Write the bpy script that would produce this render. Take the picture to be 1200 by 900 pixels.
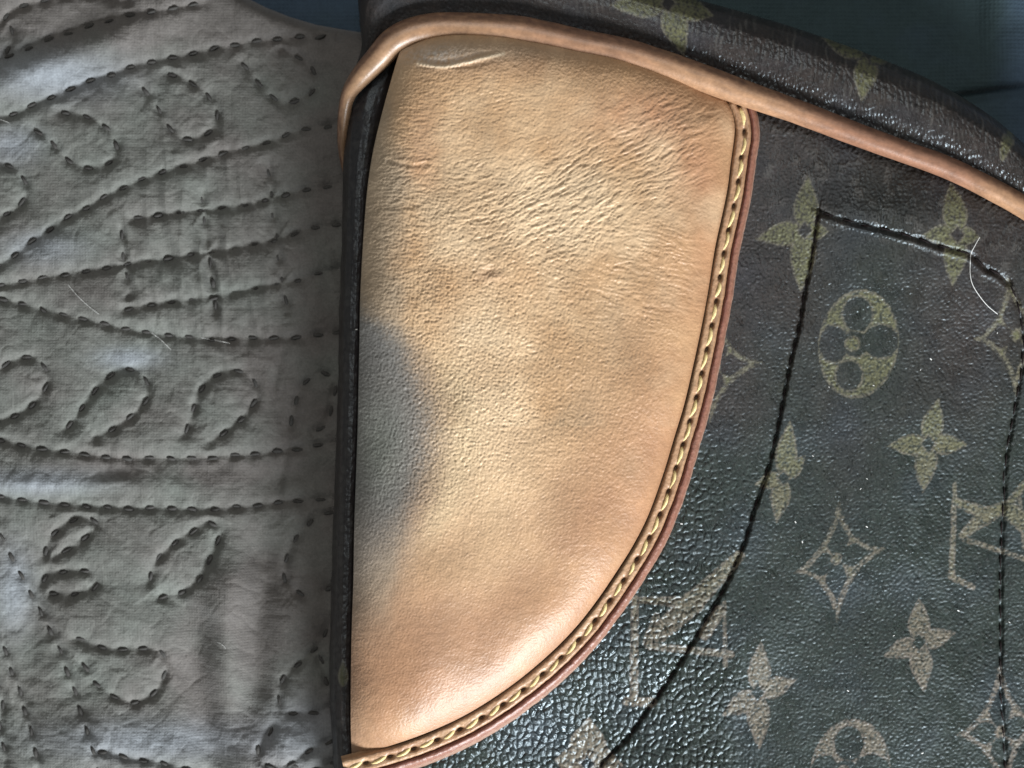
import bpy, math
import numpy as np

# ------------------------------------------------------------------ camera, world, lights, exposure
S = 0.00015            # metres for one unit of the layout grid (1200 x 900 units, y down)
H = 2200.0             # camera height above the bag front, in layout units
scene = bpy.context.scene
for o in list(bpy.data.objects):
    bpy.data.objects.remove(o, do_unlink=True)

cam_d = bpy.data.cameras.new('camera')
cam = bpy.data.objects.new('camera', cam_d)
scene.collection.objects.link(cam)
cam.location = (0, 0, H * S)
cam_d.sensor_width = 36.0
cam_d.angle = 2 * math.atan(600.0 / H)
cam_d.clip_start = 0.01
cam_d.clip_end = 20
cam_d.dof.use_dof = True
cam_d.dof.focus_distance = (H - 10) * S
cam_d.dof.aperture_fstop = 15
scene.camera = cam

world = bpy.data.worlds.new('World')
scene.world = world
world.use_nodes = True
bg = world.node_tree.nodes['Background']
bg.inputs['Color'].default_value = (0.80, 0.89, 0.90, 1)
bg.inputs['Strength'].default_value = 0.18

def area(name, loc, target, size, sy, power, col):
    l = bpy.data.lights.new(name, 'AREA')
    l.shape = 'RECTANGLE'; l.size = size; l.size_y = sy
    l.energy = power; l.color = col
    o = bpy.data.objects.new(name, l)
    scene.collection.objects.link(o)
    o.location = loc
    from mathutils import Vector
    d = Vector(target) - Vector(loc)
    o.rotation_euler = d.to_track_quat('-Z', 'Y').to_euler()
    return o
area('window_light', (0.29, -0.64, 0.30), (0, 0, 0), 0.30, 0.22, 17.0, (0.93, 0.97, 1.0))
area('overhead_fill', (-0.10, 0.35, 1.05), (0, 0, 0), 0.5, 0.5, 3.6, (1.0, 0.95, 0.9))  # unseen fill lamp added overhead to lift the flat surfaces

vs = scene.view_settings
vs.view_transform = 'Standard'
vs.look = 'None'
vs.exposure = 0.0
vs.gamma = 1.0
vs.use_curve_mapping = False

# ------------------------------------------------------------------ numpy noise
def _hash(xi, yi, seed):
    h = (xi.astype(np.int64) * 374761393 + yi.astype(np.int64) * 668265263 + seed * 1274126177) & 0xffffffff
    h = ((h ^ (h >> 13)) * 1274126177) & 0xffffffff
    h = ((h ^ (h >> 16)) * 2246822519) & 0xffffffff
    return ((h ^ (h >> 15)) & 0xffffff) / float(0x1000000)

def perlin(x, y, seed=0):
    x = np.asarray(x, float); y = np.asarray(y, float)
    xi = np.floor(x); yi = np.floor(y)
    fx = x - xi; fy = y - yi
    ux = fx * fx * fx * (fx * (fx * 6 - 15) + 10)
    uy = fy * fy * fy * (fy * (fy * 6 - 15) + 10)
    def g(ix, iy, dx, dy):
        a = _hash(ix, iy, seed) * 2 * math.pi
        return np.cos(a) * dx + np.sin(a) * dy
    a = g(xi, yi, fx, fy); b = g(xi + 1, yi, fx - 1, fy)
    c = g(xi, yi + 1, fx, fy - 1); d = g(xi + 1, yi + 1, fx - 1, fy - 1)
    return 1.5 * ((a + (b - a) * ux) * (1 - uy) + (c + (d - c) * ux) * uy)

def fbm(x, y, seed=0, oct=4, gain=0.5):
    r = 0; a = 1.0; f = 1.0
    for i in range(oct):
        r = r + a * perlin(x * f, y * f, seed + 17 * i)
        a *= gain; f *= 2.03
    return r

def worley(x, y, seed=0, jit=0.85):
    x = np.asarray(x, float); y = np.asarray(y, float)
    xi = np.floor(x); yi = np.floor(y)
    f1 = np.full(x.shape, 9.0); f2 = np.full(x.shape, 9.0); idr = np.zeros(x.shape)
    for dx in (-1, 0, 1):
        for dy in (-1, 0, 1):
            cx = xi + dx; cy = yi + dy
            px = cx + 0.5 + jit * (_hash(cx, cy, seed) - 0.5)
            py = cy + 0.5 + jit * (_hash(cx, cy, seed + 5) - 0.5)
            d = np.sqrt((x - px) ** 2 + (y - py) ** 2)
            n = d < f1
            f2 = np.where(n, f1, np.minimum(f2, d))
            idr = np.where(n, _hash(cx, cy, seed + 9), idr)
            f1 = np.where(n, d, f1)
    return f1, f2, idr

def sstep(a, b, x):
    t = np.clip((x - a) / (b - a), 0, 1)
    return t * t * (3 - 2 * t)

def gauss(x, y, cx, cy, sx, sy):
    return np.exp(-((x - cx) / sx) ** 2 - ((y - cy) / sy) ** 2)

def smooth_poly(pts, step=6.0):
    """Catmull-Rom through pts, resampled at even arc length (columns beyond x, y are carried along)."""
    p = np.array(pts, float)
    e0 = 2 * p[0] - p[1]; e1 = 2 * p[-1] - p[-2]
    q = np.vstack([e0, p, e1])
    out = []
    for i in range(1, len(q) - 2):
        t = np.linspace(0, 1, 16, endpoint=False)[:, None]
        a, b, c, d = q[i - 1], q[i], q[i + 1], q[i + 2]
        out.append(0.5 * ((2 * b) + (-a + c) * t + (2 * a - 5 * b + 4 * c - d) * t ** 2 + (-a + 3 * b - 3 * c + d) * t ** 3))
    out.append(p[-1][None, :])
    o = np.vstack(out)
    s = np.r_[0, np.cumsum(np.hypot(*np.diff(o[:, :2], axis=0).T))]
    n = max(2, int(round(s[-1] / step)) + 1)
    si = np.linspace(0, s[-1], n)
    return np.stack([np.interp(si, s, o[:, k]) for k in range(o.shape[1])], 1)

def poly_dist(P, X, Y, R=1e9):
    """distance, arc length and side to polyline P (only within R)."""
    sh = X.shape; X = X.ravel(); Y = Y.ravel()
    D = np.full(X.shape, R); A = np.zeros(X.shape); SD = np.zeros(X.shape)
    s = np.r_[0, np.cumsum(np.hypot(*np.diff(P[:, :2], axis=0).T))]
    m = np.where((X > P[:, 0].min() - R) & (X < P[:, 0].max() + R) & (Y > P[:, 1].min() - R) & (Y < P[:, 1].max() + R))[0]
    x = X[m]; y = Y[m]; d = D[m]; a = A[m]; sd = SD[m]
    for i in range(len(P) - 1):
        ax, ay = P[i, :2]; bx, by = P[i + 1, :2]
        vx, vy = bx - ax, by - ay
        L2 = vx * vx + vy * vy + 1e-9
        t = np.clip(((x - ax) * vx + (y - ay) * vy) / L2, 0, 1)
        ex = x - ax - t * vx; ey = y - ay - t * vy
        dd = np.sqrt(ex * ex + ey * ey)
        n = dd < d
        d[n] = dd[n]; a[n] = s[i] + t[n] * math.sqrt(L2); sd[n] = np.sign(vx * ey - vy * ex)[n]
    D[m] = d; A[m] = a; SD[m] = sd
    return D.reshape(sh), A.reshape(sh), SD.reshape(sh)

# ------------------------------------------------------------------ placing and mesh helpers
def W(px, py, z):
    """layout units (seen position) and height -> metres"""
    k = (H - z) / H
    return np.stack([(px - 600) * S * k, (450 - py) * S * k, z * S + 0 * px], -1)

COL = scene.collection
def grid_mesh(name, V, mat, parent=None, col=None, rough=None, mask=None, close_v=False):
    """V: (n, m, 3) metres; col: (n, m, 3) base colour; mask: (n, m) points kept"""
    n, m = V.shape[:2]
    idx = np.arange(n * m).reshape(n, m)
    q = np.stack([idx[:-1, :-1], idx[:-1, 1:], idx[1:, 1:], idx[1:, :-1]], -1)
    if mask is not None:
        mk = mask.ravel()
        q = q.reshape(-1, 4)
        q = q[mk[q].all(1)]
        used = np.zeros(n * m, bool); used[q.ravel()] = True
        remap = np.cumsum(used) - 1
        q = remap[q]
        v = V.reshape(-1, 3)[used]
    else:
        used = np.ones(n * m, bool); v = V.reshape(-1, 3); q = q.reshape(-1, 4)
    q = q[:, ::-1]
    me = bpy.data.meshes.new(name)
    me.vertices.add(len(v)); me.vertices.foreach_set('co', v.astype(np.float32).ravel())
    me.loops.add(len(q) * 4); me.loops.foreach_set('vertex_index', q.astype(np.int32).ravel())
    me.polygons.add(len(q))
    me.polygons.foreach_set('loop_start', np.arange(0, len(q) * 4, 4, dtype=np.int32))
    me.polygons.foreach_set('use_smooth', np.ones(len(q), bool))
    me.update(calc_edges=True)
    if col is not None:
        a = me.color_attributes.new('dye', 'FLOAT_COLOR', 'POINT')
        c = np.ones((used.sum(), 4), np.float32); c[:, :3] = np.clip(col.reshape(-1, 3)[used], 0.002, 0.95)
        a.data.foreach_set('color', c.ravel())
    if rough is not None:
        a = me.attributes.new('gloss', 'FLOAT', 'POINT')
        a.data.foreach_set('value', rough.ravel()[used].astype(np.float32))
    me.materials.append(mat)
    o = bpy.data.objects.new(name, me); COL.objects.link(o)
    if parent: o.parent = parent
    return o

def empty(name, label, cat, loc=(0, 0, 0)):
    o = bpy.data.objects.new(name, None); COL.objects.link(o)
    o.empty_display_size = 0.01
    o.location = loc; o['label'] = label; o['category'] = cat
    return o

def tube(path3, rad, sides=12, twist=0.0):
    """path3 (n,3) metres, rad (n,) metres -> (n+2, sides+1, 3) grid with closed ends"""
    p = np.asarray(path3); n = len(p)
    t = np.gradient(p, axis=0); t /= np.linalg.norm(t, axis=1)[:, None] + 1e-12
    up = np.array([0, 0, 1.0])
    b = np.cross(t, up); b /= np.linalg.norm(b, axis=1)[:, None] + 1e-12
    nn = np.cross(b, t)
    a = np.linspace(0, 2 * math.pi, sides + 1)
    r = np.asarray(rad)[:, None, None]
    G = p[:, None, :] + r * (np.cos(a)[None, :, None] * b[:, None, :] + np.sin(a)[None, :, None] * nn[:, None, :])
    G = np.concatenate([np.repeat(p[:1][:, None, :], sides + 1, 1), G, np.repeat(p[-1:][:, None, :], sides + 1, 1)], 0)
    return G, a

# ------------------------------------------------------------------ materials
def mat(name, rough=0.5, spec=0.5, colour=None, attr=True, bumps=(), tint=None, coat=0.0, sheen=0.0, mottle=None, gloss=False, sheen_tint=(1,1,1), spec_tint=(1,1,1)):
    m = bpy.data.materials.new(name); m.use_nodes = True
    nt = m.node_tree; N = nt.nodes; L = nt.links
    b = N['Principled BSDF']
    b.inputs['Roughness'].default_value = rough
    b.inputs['Specular IOR Level'].default_value = spec
    b.inputs['Coat Weight'].default_value = coat
    b.inputs['Coat Roughness'].default_value = 0.25
    b.inputs['Sheen Weight'].default_value = sheen
    b.inputs['Sheen Tint'].default_value = (*sheen_tint, 1)
    b.inputs['Specular Tint'].default_value = (*spec_tint, 1)
    tc = N.new('ShaderNodeTexCoord')
    if attr:
        at = N.new('ShaderNodeVertexColor'); at.layer_name = 'dye'
        src = at.outputs['Color']
    else:
        rgb = N.new('ShaderNodeRGB'); rgb.outputs[0].default_value = (*colour, 1); src = rgb.outputs[0]
    if mottle:
        sc, lo, hi, det = mottle
        nz = N.new('ShaderNodeTexNoise'); nz.inputs['Scale'].default_value = sc; nz.inputs['Detail'].default_value = det
        L.new(tc.outputs['Object'], nz.inputs['Vector'])
        mr = N.new('ShaderNodeMapRange'); mr.inputs[1].default_value = 0.3; mr.inputs[2].default_value = 0.7
        mr.inputs[3].default_value = lo; mr.inputs[4].default_value = hi
        L.new(nz.outputs['Fac'], mr.inputs[0])
        mx = N.new('ShaderNodeVectorMath'); mx.operation = 'SCALE'
        L.new(src, mx.inputs[0]); L.new(mr.outputs[0], mx.inputs['Scale']); src = mx.outputs[0]
    L.new(src, b.inputs['Base Color'])
    if gloss:
        ga = N.new('ShaderNodeAttribute'); ga.attribute_name = 'gloss'
        L.new(ga.outputs['Fac'], b.inputs['Roughness'])
    prev = None
    for kind, sc, dist, stren in bumps:
        if kind == 'noise':
            t = N.new('ShaderNodeTexNoise'); t.inputs['Scale'].default_value = sc; t.inputs['Detail'].default_value = 3
            L.new(tc.outputs['Object'], t.inputs['Vector']); out = t.outputs['Fac']
        elif kind == 'voronoi':
            t = N.new('ShaderNodeTexVoronoi'); t.inputs['Scale'].default_value = sc
            L.new(tc.outputs['Object'], t.inputs['Vector']); out = t.outputs['Distance']
        else:                                    # weave
            w1 = N.new('ShaderNodeTexWave'); w1.bands_direction = 'X'; w1.inputs['Scale'].default_value = sc; w1.inputs['Distortion'].default_value = 1.5
            w2 = N.new('ShaderNodeTexWave'); w2.bands_direction = 'Y'; w2.inputs['Scale'].default_value = sc; w2.inputs['Distortion'].default_value = 1.5
            L.new(tc.outputs['Object'], w1.inputs['Vector']); L.new(tc.outputs['Object'], w2.inputs['Vector'])
            ad = N.new('ShaderNodeMath'); ad.operation = 'MULTIPLY'
            L.new(w1.outputs['Fac'], ad.inputs[0]); L.new(w2.outputs['Fac'], ad.inputs[1]); out = ad.outputs[0]
        bp = N.new('ShaderNodeBump'); bp.inputs['Distance'].default_value = dist; bp.inputs['Strength'].default_value = stren
        L.new(out, bp.inputs['Height'])
        if prev: L.new(prev, bp.inputs['Normal'])
        prev = bp.outputs['Normal']
    if prev: L.new(prev, b.inputs['Normal'])
    return m

M_leather = mat('vegetable_tanned_leather', 0.46, 0.45, bumps=(('noise', 2600, 0.00012, 0.5), ('noise', 6000, 0.00006, 0.5)), mottle=(2500, 0.93, 1.06, 3))
M_piping = mat('piping_leather', 0.37, 0.5, bumps=(('noise', 2200, 0.00007, 0.4),), mottle=(1800, 0.86, 1.1, 4))
M_border = mat('border_leather', 0.42, 0.4, bumps=(('noise', 2400, 0.00012, 0.6),), mottle=(1500, 0.8, 1.12, 4))
M_canvas = mat('coated_canvas', 0.30, 0.45, spec_tint=(0.78, 0.92, 1.0), bumps=(('noise', 3200, 0.00010, 0.5),), mottle=(3500, 0.8, 1.2, 3), gloss=True)
M_quilt = mat('quilt_cloth', 0.75, 0.3, bumps=(('weave', 620, 0.00010, 0.33), ('noise', 3500, 0.00014, 0.7)), mottle=(2600, 0.84, 1.14, 4), sheen=0.15)
M_cloth = mat('teal_upholstery', 0.8, 0.25, bumps=(('weave', 420, 0.00016, 0.6), ('noise', 900, 0.0002, 0.5)), mottle=(900, 0.92, 1.08, 3), sheen=0.1)
M_cream = mat('cream_thread', 0.6, 0.35, colour=(0.68, 0.53, 0.25), attr=False, bumps=(('noise', 5000, 0.0001, 0.8),), mottle=(2500, 0.75, 1.15, 3))
M_dark = mat('dark_brown_thread', 0.85, 0.12, colour=(0.014, 0.010, 0.010), attr=False, bumps=(('noise', 5000, 0.0001, 0.8),))
M_qthread = mat('quilting_thread', 0.8, 0.2, colour=(0.050, 0.048, 0.045), attr=False, bumps=(('noise', 4000, 0.0001, 0.8),))
M_white = mat('white_fibre', 0.6, 0.4, colour=(0.62, 0.62, 0.6), attr=False)

# ------------------------------------------------------------------ outline curves of the bag (layout units)
PIPE = smooth_poly([  # x, y, z, radius
    (409, 215, -100, 3), (403, 192, -80, 4), (401, 168, -60, 5.5), (403, 138, -40, 7.5), (408, 112, -24, 9), (421, 92, -10, 12), (443, 68, 0, 15),
    (465, 46, 4, 16.5), (500, 34, 6, 17.5), (545, 33, 7, 18), (600, 36, 7, 18), (640, 43, 7, 18), (680, 52, 7, 17.5), (730, 62, 7, 17.5),
    (780, 77, 7, 17), (830, 94, 6, 16), (880, 112, 5, 15), (940, 133, 4, 14), (1000, 156, 3, 13.5), (1060, 178, 2, 13), (1107, 195, 1, 13),
    (1155, 218, 0, 13), (1205, 246, -1, 13), (1262, 285, -2, 13), (1340, 350, -6, 13), (1450, 460, -14, 13)], 3.0)
PIPE_S = PIPE[::3]
LEFT = smooth_poly([(478, 40), (468, 62), (458, 95), (447, 135), (437, 178), (430, 225), (425, 290), (422, 350), (421, 400), (420, 450), (419, 500), (417, 560),
                    (415, 620), (414, 680), (412, 740), (411, 800), (411, 850), (412, 884)], 8)
RIM = smooth_poly([(836, 96), (850, 116), (858, 132), (861, 148), (860, 165), (856, 193), (853, 218), (848, 244), (838, 290), (830, 340), (822, 383), (812, 430), (802, 473),
                   (790, 513), (777, 556), (760, 603), (743, 637), (727, 663), (700, 703), (673, 737), (640, 770), (597, 805), (547, 837), (497, 860), (447, 877), (412, 886)], 8)
TOPE = smooth_poly([(478, 40), (520, 36), (560, 36), (600, 38), (650, 47), (700, 58), (760, 74), (800, 86), (836, 96)], 8)

# ------------------------------------------------------------------ front canvas: print and relief
def petal(X, Y, c, tip, w):
    vx, vy = tip[0] - c[0], tip[1] - c[1]
    L = math.hypot(vx, vy)
    t = ((X - c[0]) * vx + (Y - c[1]) * vy) / (L * L)
    p = np.abs((X - c[0]) * vy - (Y - c[1]) * vx) / L
    tt = np.clip(t, 0.0001, 0.9999)
    sh = np.sin(math.pi * tt ** 0.85) ** 0.9 * (0.55 + 0.45 * (1 - tt)) * 1.25
    d = w * sh - p
    return np.where((t > 0.02) & (t < 1), d, -5 - 0 * t)

def flower(X, Y, c, tips, w=13, hole=7):
    d = -99 + 0 * X
    for t in tips:
        d = np.maximum(d, petal(X, Y, c, t, w * (math.hypot(t[0]-c[0], t[1]-c[1]) / 55.0) ** 0.3))
    r = np.abs(X - c[0]) * 0.9 + np.abs(Y - c[1]) * 0.75
    return np.minimum(d, r - hole)

def ell(X, Y, c, rx, ry, rot=0):
    a = math.radians(rot); x = X - c[0]; y = Y - c[1]
    u = x * math.cos(a) + y * math.sin(a); v = -x * math.sin(a) + y * math.cos(a)
    return (1 - np.sqrt((u / rx) ** 2 + (v / ry) ** 2)) * min(rx, ry)

def quatrefoil(X, Y, c):
    d = ell(X, Y, (c[0], c[1]), 47, 64, 8)
    k = lambda dx, dy, a, b: ell(X, Y, (c[0] + dx, c[1] + dy), a, b)
    lobes = np.maximum.reduce([k(-1, -35, 17, 20), k(26, -3, 21, 19), k(-11, 37, 15, 17), k(-29, 0, 17, 21), k(-4, 0, 15, 15)])
    d = np.minimum(d, -lobes)
    return np.maximum(d, k(-7, 0, 9.5, 9.5))

def star(X, Y, c, tips):
    """four-pointed motif with hollow sides; tips in order round the centre"""
    pts = []
    for i in range(4):
        a = np.array(tips[i], float); b = np.array(tips[(i + 1) % 4], float)
        m = (a + b) / 2 * 0.70 + np.array(c) * 0.30
        for t in np.linspace(0, 1, 9)[:-1]:
            ctrl = 2 * m - (a + b) / 2
            pts.append((1 - t) ** 2 * a + 2 * t * (1 - t) * ctrl + t * t * b)
    P = np.array(pts + [pts[0]])
    x = X; y = Y
    D, _, _ = poly_dist(P, x, y, 40)
    ins = np.zeros(x.shape, bool)
    for i in range(len(P) - 1):
        x0, y0 = P[i]; x1, y1 = P[i + 1]
        cond = (y0 > y) != (y1 > y)
        ins ^= cond & (x < (x1 - x0) * (y - y0) / (y1 - y0 + 1e-9) + x0)
    d = np.where(ins, D, -D)
    pet = -99 + 0 * X
    for t in tips:
        cc = (c[0] * 0.56 + t[0] * 0.44, c[1] * 0.56 + t[1] * 0.44)
        L = math.hypot(t[0] - c[0], t[1] - c[1]); ang = math.degrees(math.atan2(t[1] - c[1], t[0] - c[0]))
        pet = np.maximum(pet, ell(X, Y, cc, 0.38 * L, 13.5, ang))
    pet = np.minimum(pet, D - 5.0)
    d = np.minimum(d, -pet)
    return np.maximum(d, ell(X, Y, c, 6.5, 7.5))

def strokes(X, Y, segs):
    d = -99 + 0 * X
    for (ax, ay, wa, bx, by, wb) in segs:
        vx, vy = bx - ax, by - ay; L2 = vx * vx + vy * vy
        t = np.clip(((X - ax) * vx + (Y - ay) * vy) / L2, 0, 1)
        d = np.maximum(d, (wa + (wb - wa) * t) / 2 - np.hypot(X - ax - t * vx, Y - ay - t * vy))
    return d

def print_dist(X, Y):
    F = flower
    parts = [
        (887, 205, 975, 342, lambda x, y: F(x, y, (943, 270), [(947, 205), (972, 272), (938, 342), (885, 280)], 14)),
        (1080, 200, 1150, 340, lambda x, y: F(x, y, (1122, 275), [(1114, 212), (1149, 279), (1116, 336), (1080, 276)], 14)),
        (950, 330, 1060, 475, lambda x, y: quatrefoil(x, y, (1006, 403))),
        (1035, 460, 1140, 585, lambda x, y: F(x, y, (1088, 520), [(1100, 466), (1135, 521), (1081, 578), (1039, 523)], 13)),
        (880, 490, 950, 620, lambda x, y: F(x, y, (918, 560), [(926, 492), (944, 534), (910, 613), (884, 568)], 12, 6)),
        (925, 580, 1045, 735, lambda x, y: star(x, y, (980, 655), [(983, 588), (1037, 643), (981, 729), (931, 671)])),
        (840, 745, 940, 885, lambda x, y: F(x, y, (888, 812), [(892, 751), (934, 796), (890, 879), (846, 839)], 13)),
        (1030, 695, 1125, 815, lambda x, y: F(x, y, (1077, 753), [(1077, 700), (1120, 741), (1083, 812), (1035, 769)], 13)),
        (940, 835, 1050, 980, lambda x, y: quatrefoil(x, y, (996, 906))),
        (1115, 770, 1235, 950, lambda x, y: star(x, y, (1172, 858), [(1172, 774), (1222, 845), (1178, 935), (1122, 861)])),
        (1135, 315, 1245, 470, lambda x, y: star(x, y, (1191, 393), [(1180, 322), (1238, 385), (1190, 464), (1142, 397)])),
        (780, 360, 900, 500, lambda x, y: star(x, y, (838, 430), [(842, 372), (893, 425), (832, 494), (788, 435)])),
        (1105, 560, 1290, 700, lambda x, y: strokes(x, y, [
            (1119, 567, 5, 1115, 676, 8), (1115, 676, 8, 1140, 688, 7), (1120, 588, 10, 1152, 601, 16), (1128, 628, 10, 1152, 606, 20),
            (1152, 606, 22, 1182, 592, 12), (1182, 592, 10, 1215, 548, 8), (1130, 632, 6, 1171, 645, 6), (1171, 645, 6, 1215, 660, 6),
            (1185, 600, 22, 1215, 625, 24), (1195, 585, 5, 1200, 640, 5)])),
        (725, 645, 880, 835, lambda x, y: strokes(x, y, [
            (744, 702, 9, 743, 818, 10), (735, 822, 11, 764, 823, 12), (750, 703, 8, 800, 706, 14), (866, 652, 14, 812, 706, 25),
            (812, 706, 28, 772, 742, 22), (769, 722, 8, 759, 752, 12), (760, 757, 9, 856, 767, 9), (849, 706, 4, 850, 780, 6),
            (843, 716, 14, 826, 742, 16)])),
        (650, 840, 730, 950, lambda x, y: F(x, y, (688, 895), [(690, 840), (730, 897), (688, 950), (650, 890)], 22)),
        (1040, 560, 1041, 561, lambda x, y: -9 + 0 * x),
    ]
    out = np.full(X.shape, -9.0)
    for x0, y0, x1, y1, f in parts:
        m = (X > x0 - 8) & (X < x1 + 8) & (Y > y0 - 8) & (Y < y1 + 8)
        if m.any():
            out[m] = np.maximum(out[m], f(X[m], Y[m]))
    return out

SEAM_L = smooth_poly([(960, 247), (957, 262), (953, 290), (950, 307), (942, 350), (937, 380), (928, 417), (922, 447), (915, 483), (908, 517), (900, 550), (888, 587), (883, 600), (872, 637),
                      (850, 687), (827, 727), (803, 767), (773, 813), (758, 833), (736, 864), (716, 884), (704, 898), (680, 935), (655, 985)], 7)
SEAM_T = smooth_poly([(960, 248), (984, 256), (1007, 262), (1033, 268), (1059, 275), (1080, 281), (1100, 288), (1120, 293), (1139, 299), (1155, 314), (1172, 322), (1182, 331)], 7)
SEAM_R = smooth_poly([(1182, 331), (1190, 348), (1196, 371), (1199, 400), (1197, 433), (1190, 470), (1185, 500), (1178, 540), (1176, 587), (1174, 620), (1172, 667), (1172, 743), (1172, 800), (1176, 860), (1178, 900), (1180, 990)], 7)

def ridges(s, d, seed=3):
    """fine stretch wrinkles running away from the piping"""
    w = s + 3.0 * perlin(s / 40, d / 30, seed + 4)
    a = perlin(w / 7.5, d / 30, seed) + 0.6 * perlin(w / 4.6, d / 20, seed + 1)
    ln = np.sin(2 * math.pi * (w + 4.5 * perlin(s / 26, d / 22, seed + 6)) / (7.4 + 0 * s))
    return np.clip((0.5 + 0.5 * ln) * np.clip(0.72 + 0.75 * perlin(w / 13, d / 16, seed + 7), 0, 1.1) + 0.18 * a, -0.3, 1.2)

def pebble(X, Y, seed=11, size=7.0):
    wx = X + 2.5 * perlin(X / 14, Y / 14, seed + 2); wy = Y + 2.5 * perlin(X / 14, Y / 14, seed + 3)
    f1, f2, r = worley(wx / size, wy / size, seed)
    e = np.clip((f2 - f1) * 1.6, 0, 1)
    return (e * (2 - e)) * (0.6 + 0.6 * r)

def canvas_z(X, Y, fine=True):
    dp, sp, _ = poly_dist(PIPE_S, X, Y, 220)
    z = -12 + 0 * X
    z = z - 10 * np.exp(-dp / 22)                                   # dips under the piping
    z = z + 13 * np.exp(-((X - 1045) / 120) ** 2) * np.where(Y < 262, np.exp(-((Y - 262) / 40) ** 2), np.exp(-((Y - 262) / 150) ** 2))
    z = z - 58 * sstep(690, 960, Y) * sstep(960, 620, X)             # rolls away low down beside the patch
    z = z - 9 * sstep(1020, 1230, X) * sstep(300, 520, Y)
    z = z + 5 * fbm(X / 170, Y / 170, 31, 2)
    dl, sl, sdl = poly_dist(SEAM_L, X, Y, 30); dt, st, sdt = poly_dist(SEAM_T, X, Y, 30); dr, sr, _ = poly_dist(SEAM_R, X, Y, 30)
    step = sstep(-3.0, 3.0, dl * -sdl)                             # right of the seam is the second layer
    inside = np.where(dl < 30, step, 0)
    z = z + 2.2 * np.exp(-dl / 10) * np.where(dl < 30, 2 * step - 1, 0)
    pk = 0.75 + 0.35 * np.sin(2 * math.pi * sl / 19.0)
    z = z - 5.0 * np.exp(-(dl / 1.8) ** 2) * pk - 1.2 * np.exp(-(dl / 5) ** 2)
    z = z - 3.2 * np.exp(-(dt / 2.8) ** 2) * (0.8 + 0.3 * np.sin(2 * math.pi * st / 23.0)) + 1.8 * np.exp(-((dt - 6) / 3) ** 2) * (sdt > 0)
    z = z - 3.6 * np.exp(-(dr / 2.6) ** 2) * (0.8 + 0.3 * np.sin(2 * math.pi * sr / 20.0)) - 1.6 * np.exp(-(dr / 7) ** 2)
    if fine:
        rm = np.clip(1 - sstep(70, 150, dp), 0, 1)
        corner = gauss(X, Y, 900, 190, 60, 90)
        z = z + rm * 1.7 * ridges(sp, dp) * (0.55 + 0.6 * perlin(X / 60, Y / 60, 77))
        coarse = np.clip(sstep(940, 760, X) * sstep(330, 620, Y) + sstep(700, 860, Y) * sstep(900, 760, X), 0, 1)
        p1 = pebble(X, Y, 11, 5.2); p2 = pebble(X, Y * 0.93, 41, 8.4)
        z = z + (1 - rm * 0.75) * ((1 - coarse) * 0.65 * p1 + coarse * 2.3 * p2)
        z = z + 0.6 * perlin(X / 3.0, Y / 3.0, 8)
        # small slanting scuffs
        u = X * 0.6 + Y * 0.8; v = -X * 0.8 + Y * 0.6
        z = z - 1.3 * np.clip(perlin(u / 26, v / 3.5, 91) - 0.28, 0, 1) * (1 - rm)
    return z

def ax_nonuniform(a, b, c, d, fine, coarse):
    return np.r_[np.arange(a, b, coarse), np.arange(b, c, fine), np.arange(c, d + coarse, coarse)]

def lin(r, g, b):
    f = lambda c: (c / 255 / 12.92) if c / 255 <= 0.04045 else ((c / 255 + 0.055) / 1.055) ** 2.4
    return np.array([f(r), f(g), f(b)])

def mixc(a, b, t):
    return a * (1 - t[..., None]) + b * t[..., None]

def canvas_col(X, Y, pd, crest=None):
    brown = np.array([0.0270, 0.0205, 0.0180]); green = np.array([0.0185, 0.0235, 0.0190]); blue = np.array([0.022, 0.028, 0.042])
    t = np.clip(sstep(300, 640, Y + 0.35 * (X - 900) + 110 * fbm(X / 150, Y / 150, 5, 3)), 0, 1)
    t = np.maximum(t, 0.9 * gauss(X, Y, 1030, 400, 75, 190)) * (1 - 0.9 * gauss(X, Y, 1130, 400, 60, 110))
    c = mixc(brown + 0 * X[..., None], green, t)  # greenish areas carry a teal reflection in the base colour
    c = mixc(c, blue, np.clip(0.35 * perlin(X / 60, Y / 60, 66) + 0.25 * gauss(X, Y, 680, 860, 120, 90), 0, 0.6))
    c = c * (1 + 0.25 * fbm(X / 18, Y / 18, 6, 3) + 0.35 * perlin(X / 3.4, Y / 3.4, 7))[..., None]
    if crest is not None:                                           # paler crests: rubbed pebble tops, and ridge shading put into the colour
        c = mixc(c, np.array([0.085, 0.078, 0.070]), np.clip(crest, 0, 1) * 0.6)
    # print
    pd = pd + 0.8 * perlin(X / 4, Y / 4, 12) + 0.6 * perlin(X / 9, Y / 9, 13)
    cov = sstep(-0.7, 0.8, pd)
    wear = np.clip(0.72 + 0.85 * perlin(X / 3.2, Y / 3.2, 14) + 0.45 * perlin(X / 7, Y / 7, 15), 0.08, 1.0)
    gold = mixc(np.array([0.104, 0.100, 0.052]) + 0 * X[..., None], np.array([0.140, 0.118, 0.088]), np.clip(sstep(430, 820, Y + 60 * perlin(X / 40, Y / 40, 22)), 0, 1))
    rimc = np.array([0.135, 0.115, 0.105])
    edge = np.clip(1 - np.abs(pd - 1.0) / 2.2, 0, 1)
    gold = mixc(gold, rimc, edge * 0.6)
    return mixc(c, gold, cov * wear)

bag = empty('handbag', 'brown coated canvas handbag with tan leather corner patch, tan piping and olive monogram print', 'handbag', (0, 0, 0))

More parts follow.
